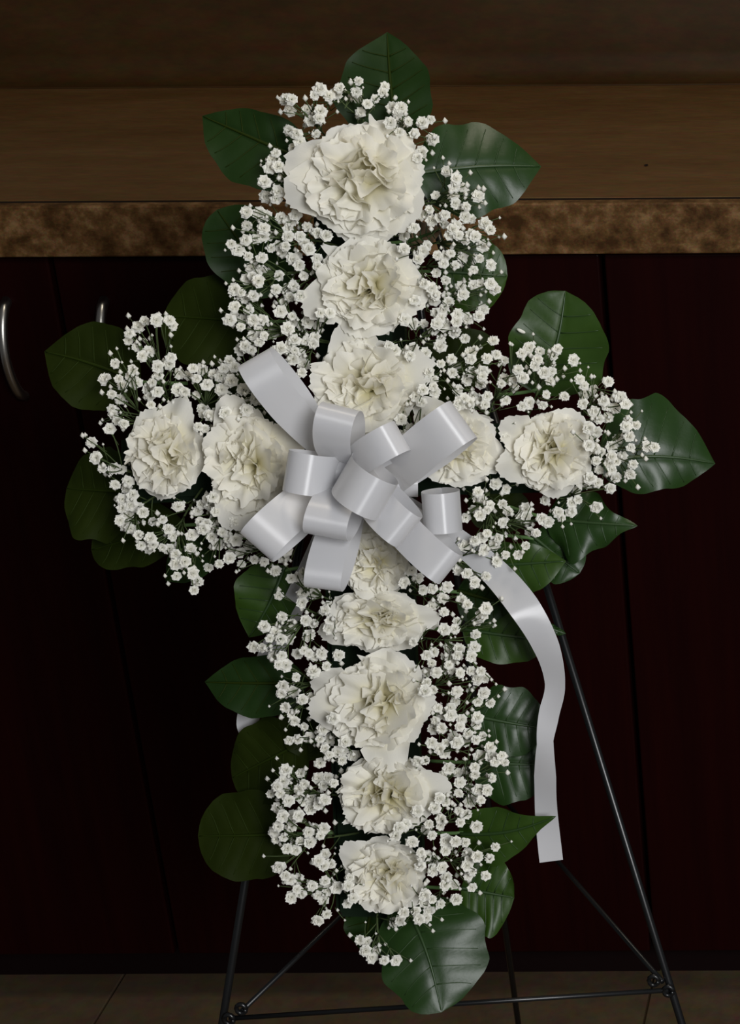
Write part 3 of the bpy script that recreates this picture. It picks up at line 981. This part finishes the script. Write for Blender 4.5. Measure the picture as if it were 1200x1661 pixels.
def band(name, path, side, widths, parent):
    """A strip along path; side vector per point gives the width direction."""
    V, Fc, UV = [], [], []
    n = len(path)
    K = 6
    ln = 0
    for i, p in enumerate(path):
        if i:
            ln += (p - path[i - 1]).length
        for k in range(K + 1):
            u = k / K - 0.5
            V.append(p + side[i] * (u * widths[i]) - parent.location)
            UV.append((u + 0.5, ln * 10))
    for i in range(n - 1):
        for k in range(K):
            a = i * (K + 1) + k
            Fc.append((a, a + 1, a + K + 2, a + K + 1))
    o = mesh_obj(name, V, Fc, M['ribbon'], parent, UV)
    return o


def loop(start, hs, tip, ht, width, thick, pinch=0.55, wdir=None, lean=0.0):
    """A loop of ribbon leaving start (px, height) and turning back at tip."""
    A, B = P(*start, hs), P(*tip, ht)
    D = B - A
    L = D.length
    d = D.normalized()
    if wdir is None:
        w = d.cross(NRM).normalized()
    else:
        w = (RGT * wdir[0] - UPV * wdir[1]).normalized()
        w = (w - d * w.dot(d)).normalized()
    nrm = w.cross(d).normalized()
    if nrm.dot(NRM) < 0:
        nrm = -nrm
    path, side, ws = [], [], []
    N = 40
    for i in range(N + 1):
        t = i / N
        al = L * (1 - math.cos(2 * PI * t)) / 2
        al = L * (al / L) ** 0.8
        s = thick * math.sin(2 * PI * t) * (math.sin(PI * t) ** 0.6) * 1.15
        path.append(A + d * al + nrm * s + w * lean * (t - 0.5))
        side.append(w)
        ws.append(width * PXM * (pinch + (1 - pinch) * min(1, math.sin(PI * t) * 1.5)))
    return band('loop', path, side, ws, bow)


# start px, height, tip px, height, width px, half opening (m)
LOOPS = [
    ((535, 735), .050, (412, 580), .088, 56, .012, .7, None),     # upper left
    ((558, 762), .058, (546, 668), .104, 58, .013, .8, None),     # top centre
    ((568, 762), .060, (642, 710), .100, 50, .013, .7, None),     # right of centre
    ((560, 770), .056, (474, 766), .100, 62, .014, .85, None),    # left
    ((545, 775), .048, (416, 886), .096, 64, .013, .7, None),     # lower left
    ((575, 780), .060, (526, 862), .108, 66, .012, .75, None),    # below centre
    ((575, 790), .046, (523, 954), .094, 56, .011, .7, None),     # downward
    ((580, 765), .058, (658, 862), .104, 58, .012, .75, None),    # right lower, short
    ((590, 780), .044, (728, 924), .090, 56, .013, .7, None),     # right lower, long
    ((625, 785), .050, (746, 682), .094, 68, .015, .7, None),     # upper right, over the carnation
    ((640, 770), .050, (640, 800), .060, 70, .008, .8, (1, .3)),  # shaded filler
]
for l in LOOPS:
    loop(*l)
# two loops that stand out towards the viewer, open at the top
loop((718, 818), .036, (716, 834), .084, 62, .0125, .85, (0.05, 1))
loop((572, 756), .062, (602, 808), .122, 62, .016, .9, None)
# knot wrapped round the middle
path, side, ws = [], [], []
for i in range(17):
    a = 2 * PI * i / 16
    path.append(P(572, 765, 0.062) + UPV * (0.013 * math.cos(a)) + NRM * (0.020 * math.sin(a)))
    side.append(RGT)
    ws.append(0.022)
band('knot', path, side, ws, bow)


def tail(pts, name='tail'):
    c3 = [P(x, y, h) for x, y, h, w, sx, sy in pts]
    path = catmull(c3, 8)
    n = len(path)
    m = len(pts) - 1
    side, ws = [], []
    for i in range(n):
        f = i / (n - 1) * m
        k = min(int(f), m - 1)
        t = f - k
        a, b = pts[k], pts[k + 1]
        w = a[3] + (b[3] - a[3]) * t
        s = RGT * (a[4] + (b[4] - a[4]) * t) - UPV * (a[5] + (b[5] - a[5]) * t)
        side.append(s.normalized() + NRM * (0.35 * math.sin(f * 1.7)))
        ws.append(w * PXM)
    return band(name, path, side, ws, bow)


t = tail([(640, 812, .040, 40, .8, -.6), (735, 872, .028, 42, .75, -.66), (800, 926, .030, 44, .72, -.7), (850, 985, .040, 46, .85, -.5), (886, 1050, .034, 44, .97, -.25), (900, 1110, .030, 34, 1, -.05), (890, 1160, .026, 32, .9, .35),
      (884, 1205, .024, 26, .97, -.2), (884, 1260, .014, 38, 1, .0), (886, 1320, .008, 38, 1, -.08), (894, 1397, .004, 36, 1, -.05)])
t['label'] = 'long white ribbon tail curling down the right side'
t = tail([(545, 830, .030, 40, 1, 0), (500, 930, .012, 40, .9, .4), (440, 1060, -.018, 40, .95, .3), (404, 1160, -.030, 36, 1, 0), (402, 1200, -.032, 26, 1, 0), (400, 1238, -.034, 6, 1, 0)])
t['label'] = 'short white ribbon end showing behind the left leaves'

# a fallen scrap of white petal on the bright leaf above the right arm
bm = bmesh.new()
bmesh.ops.create_icosphere(bm, subdivisions=2, radius=0.0026)
for v in bm.verts:
    v.co = Vector((v.co.x * 1.1 + 0.15 * v.co.y, v.co.y * 0.25 + v.co.x * v.co.x * 60, v.co.z * 0.5 - v.co.x * 0.5))
pf = bm_obj('petal_scrap', bm, M['floret'], None, True)
pf.location = P(845, 537, 0.0125)
tag(pf, 'tiny white petal scrap lying on the bright leaf above the right arm', 'petal')
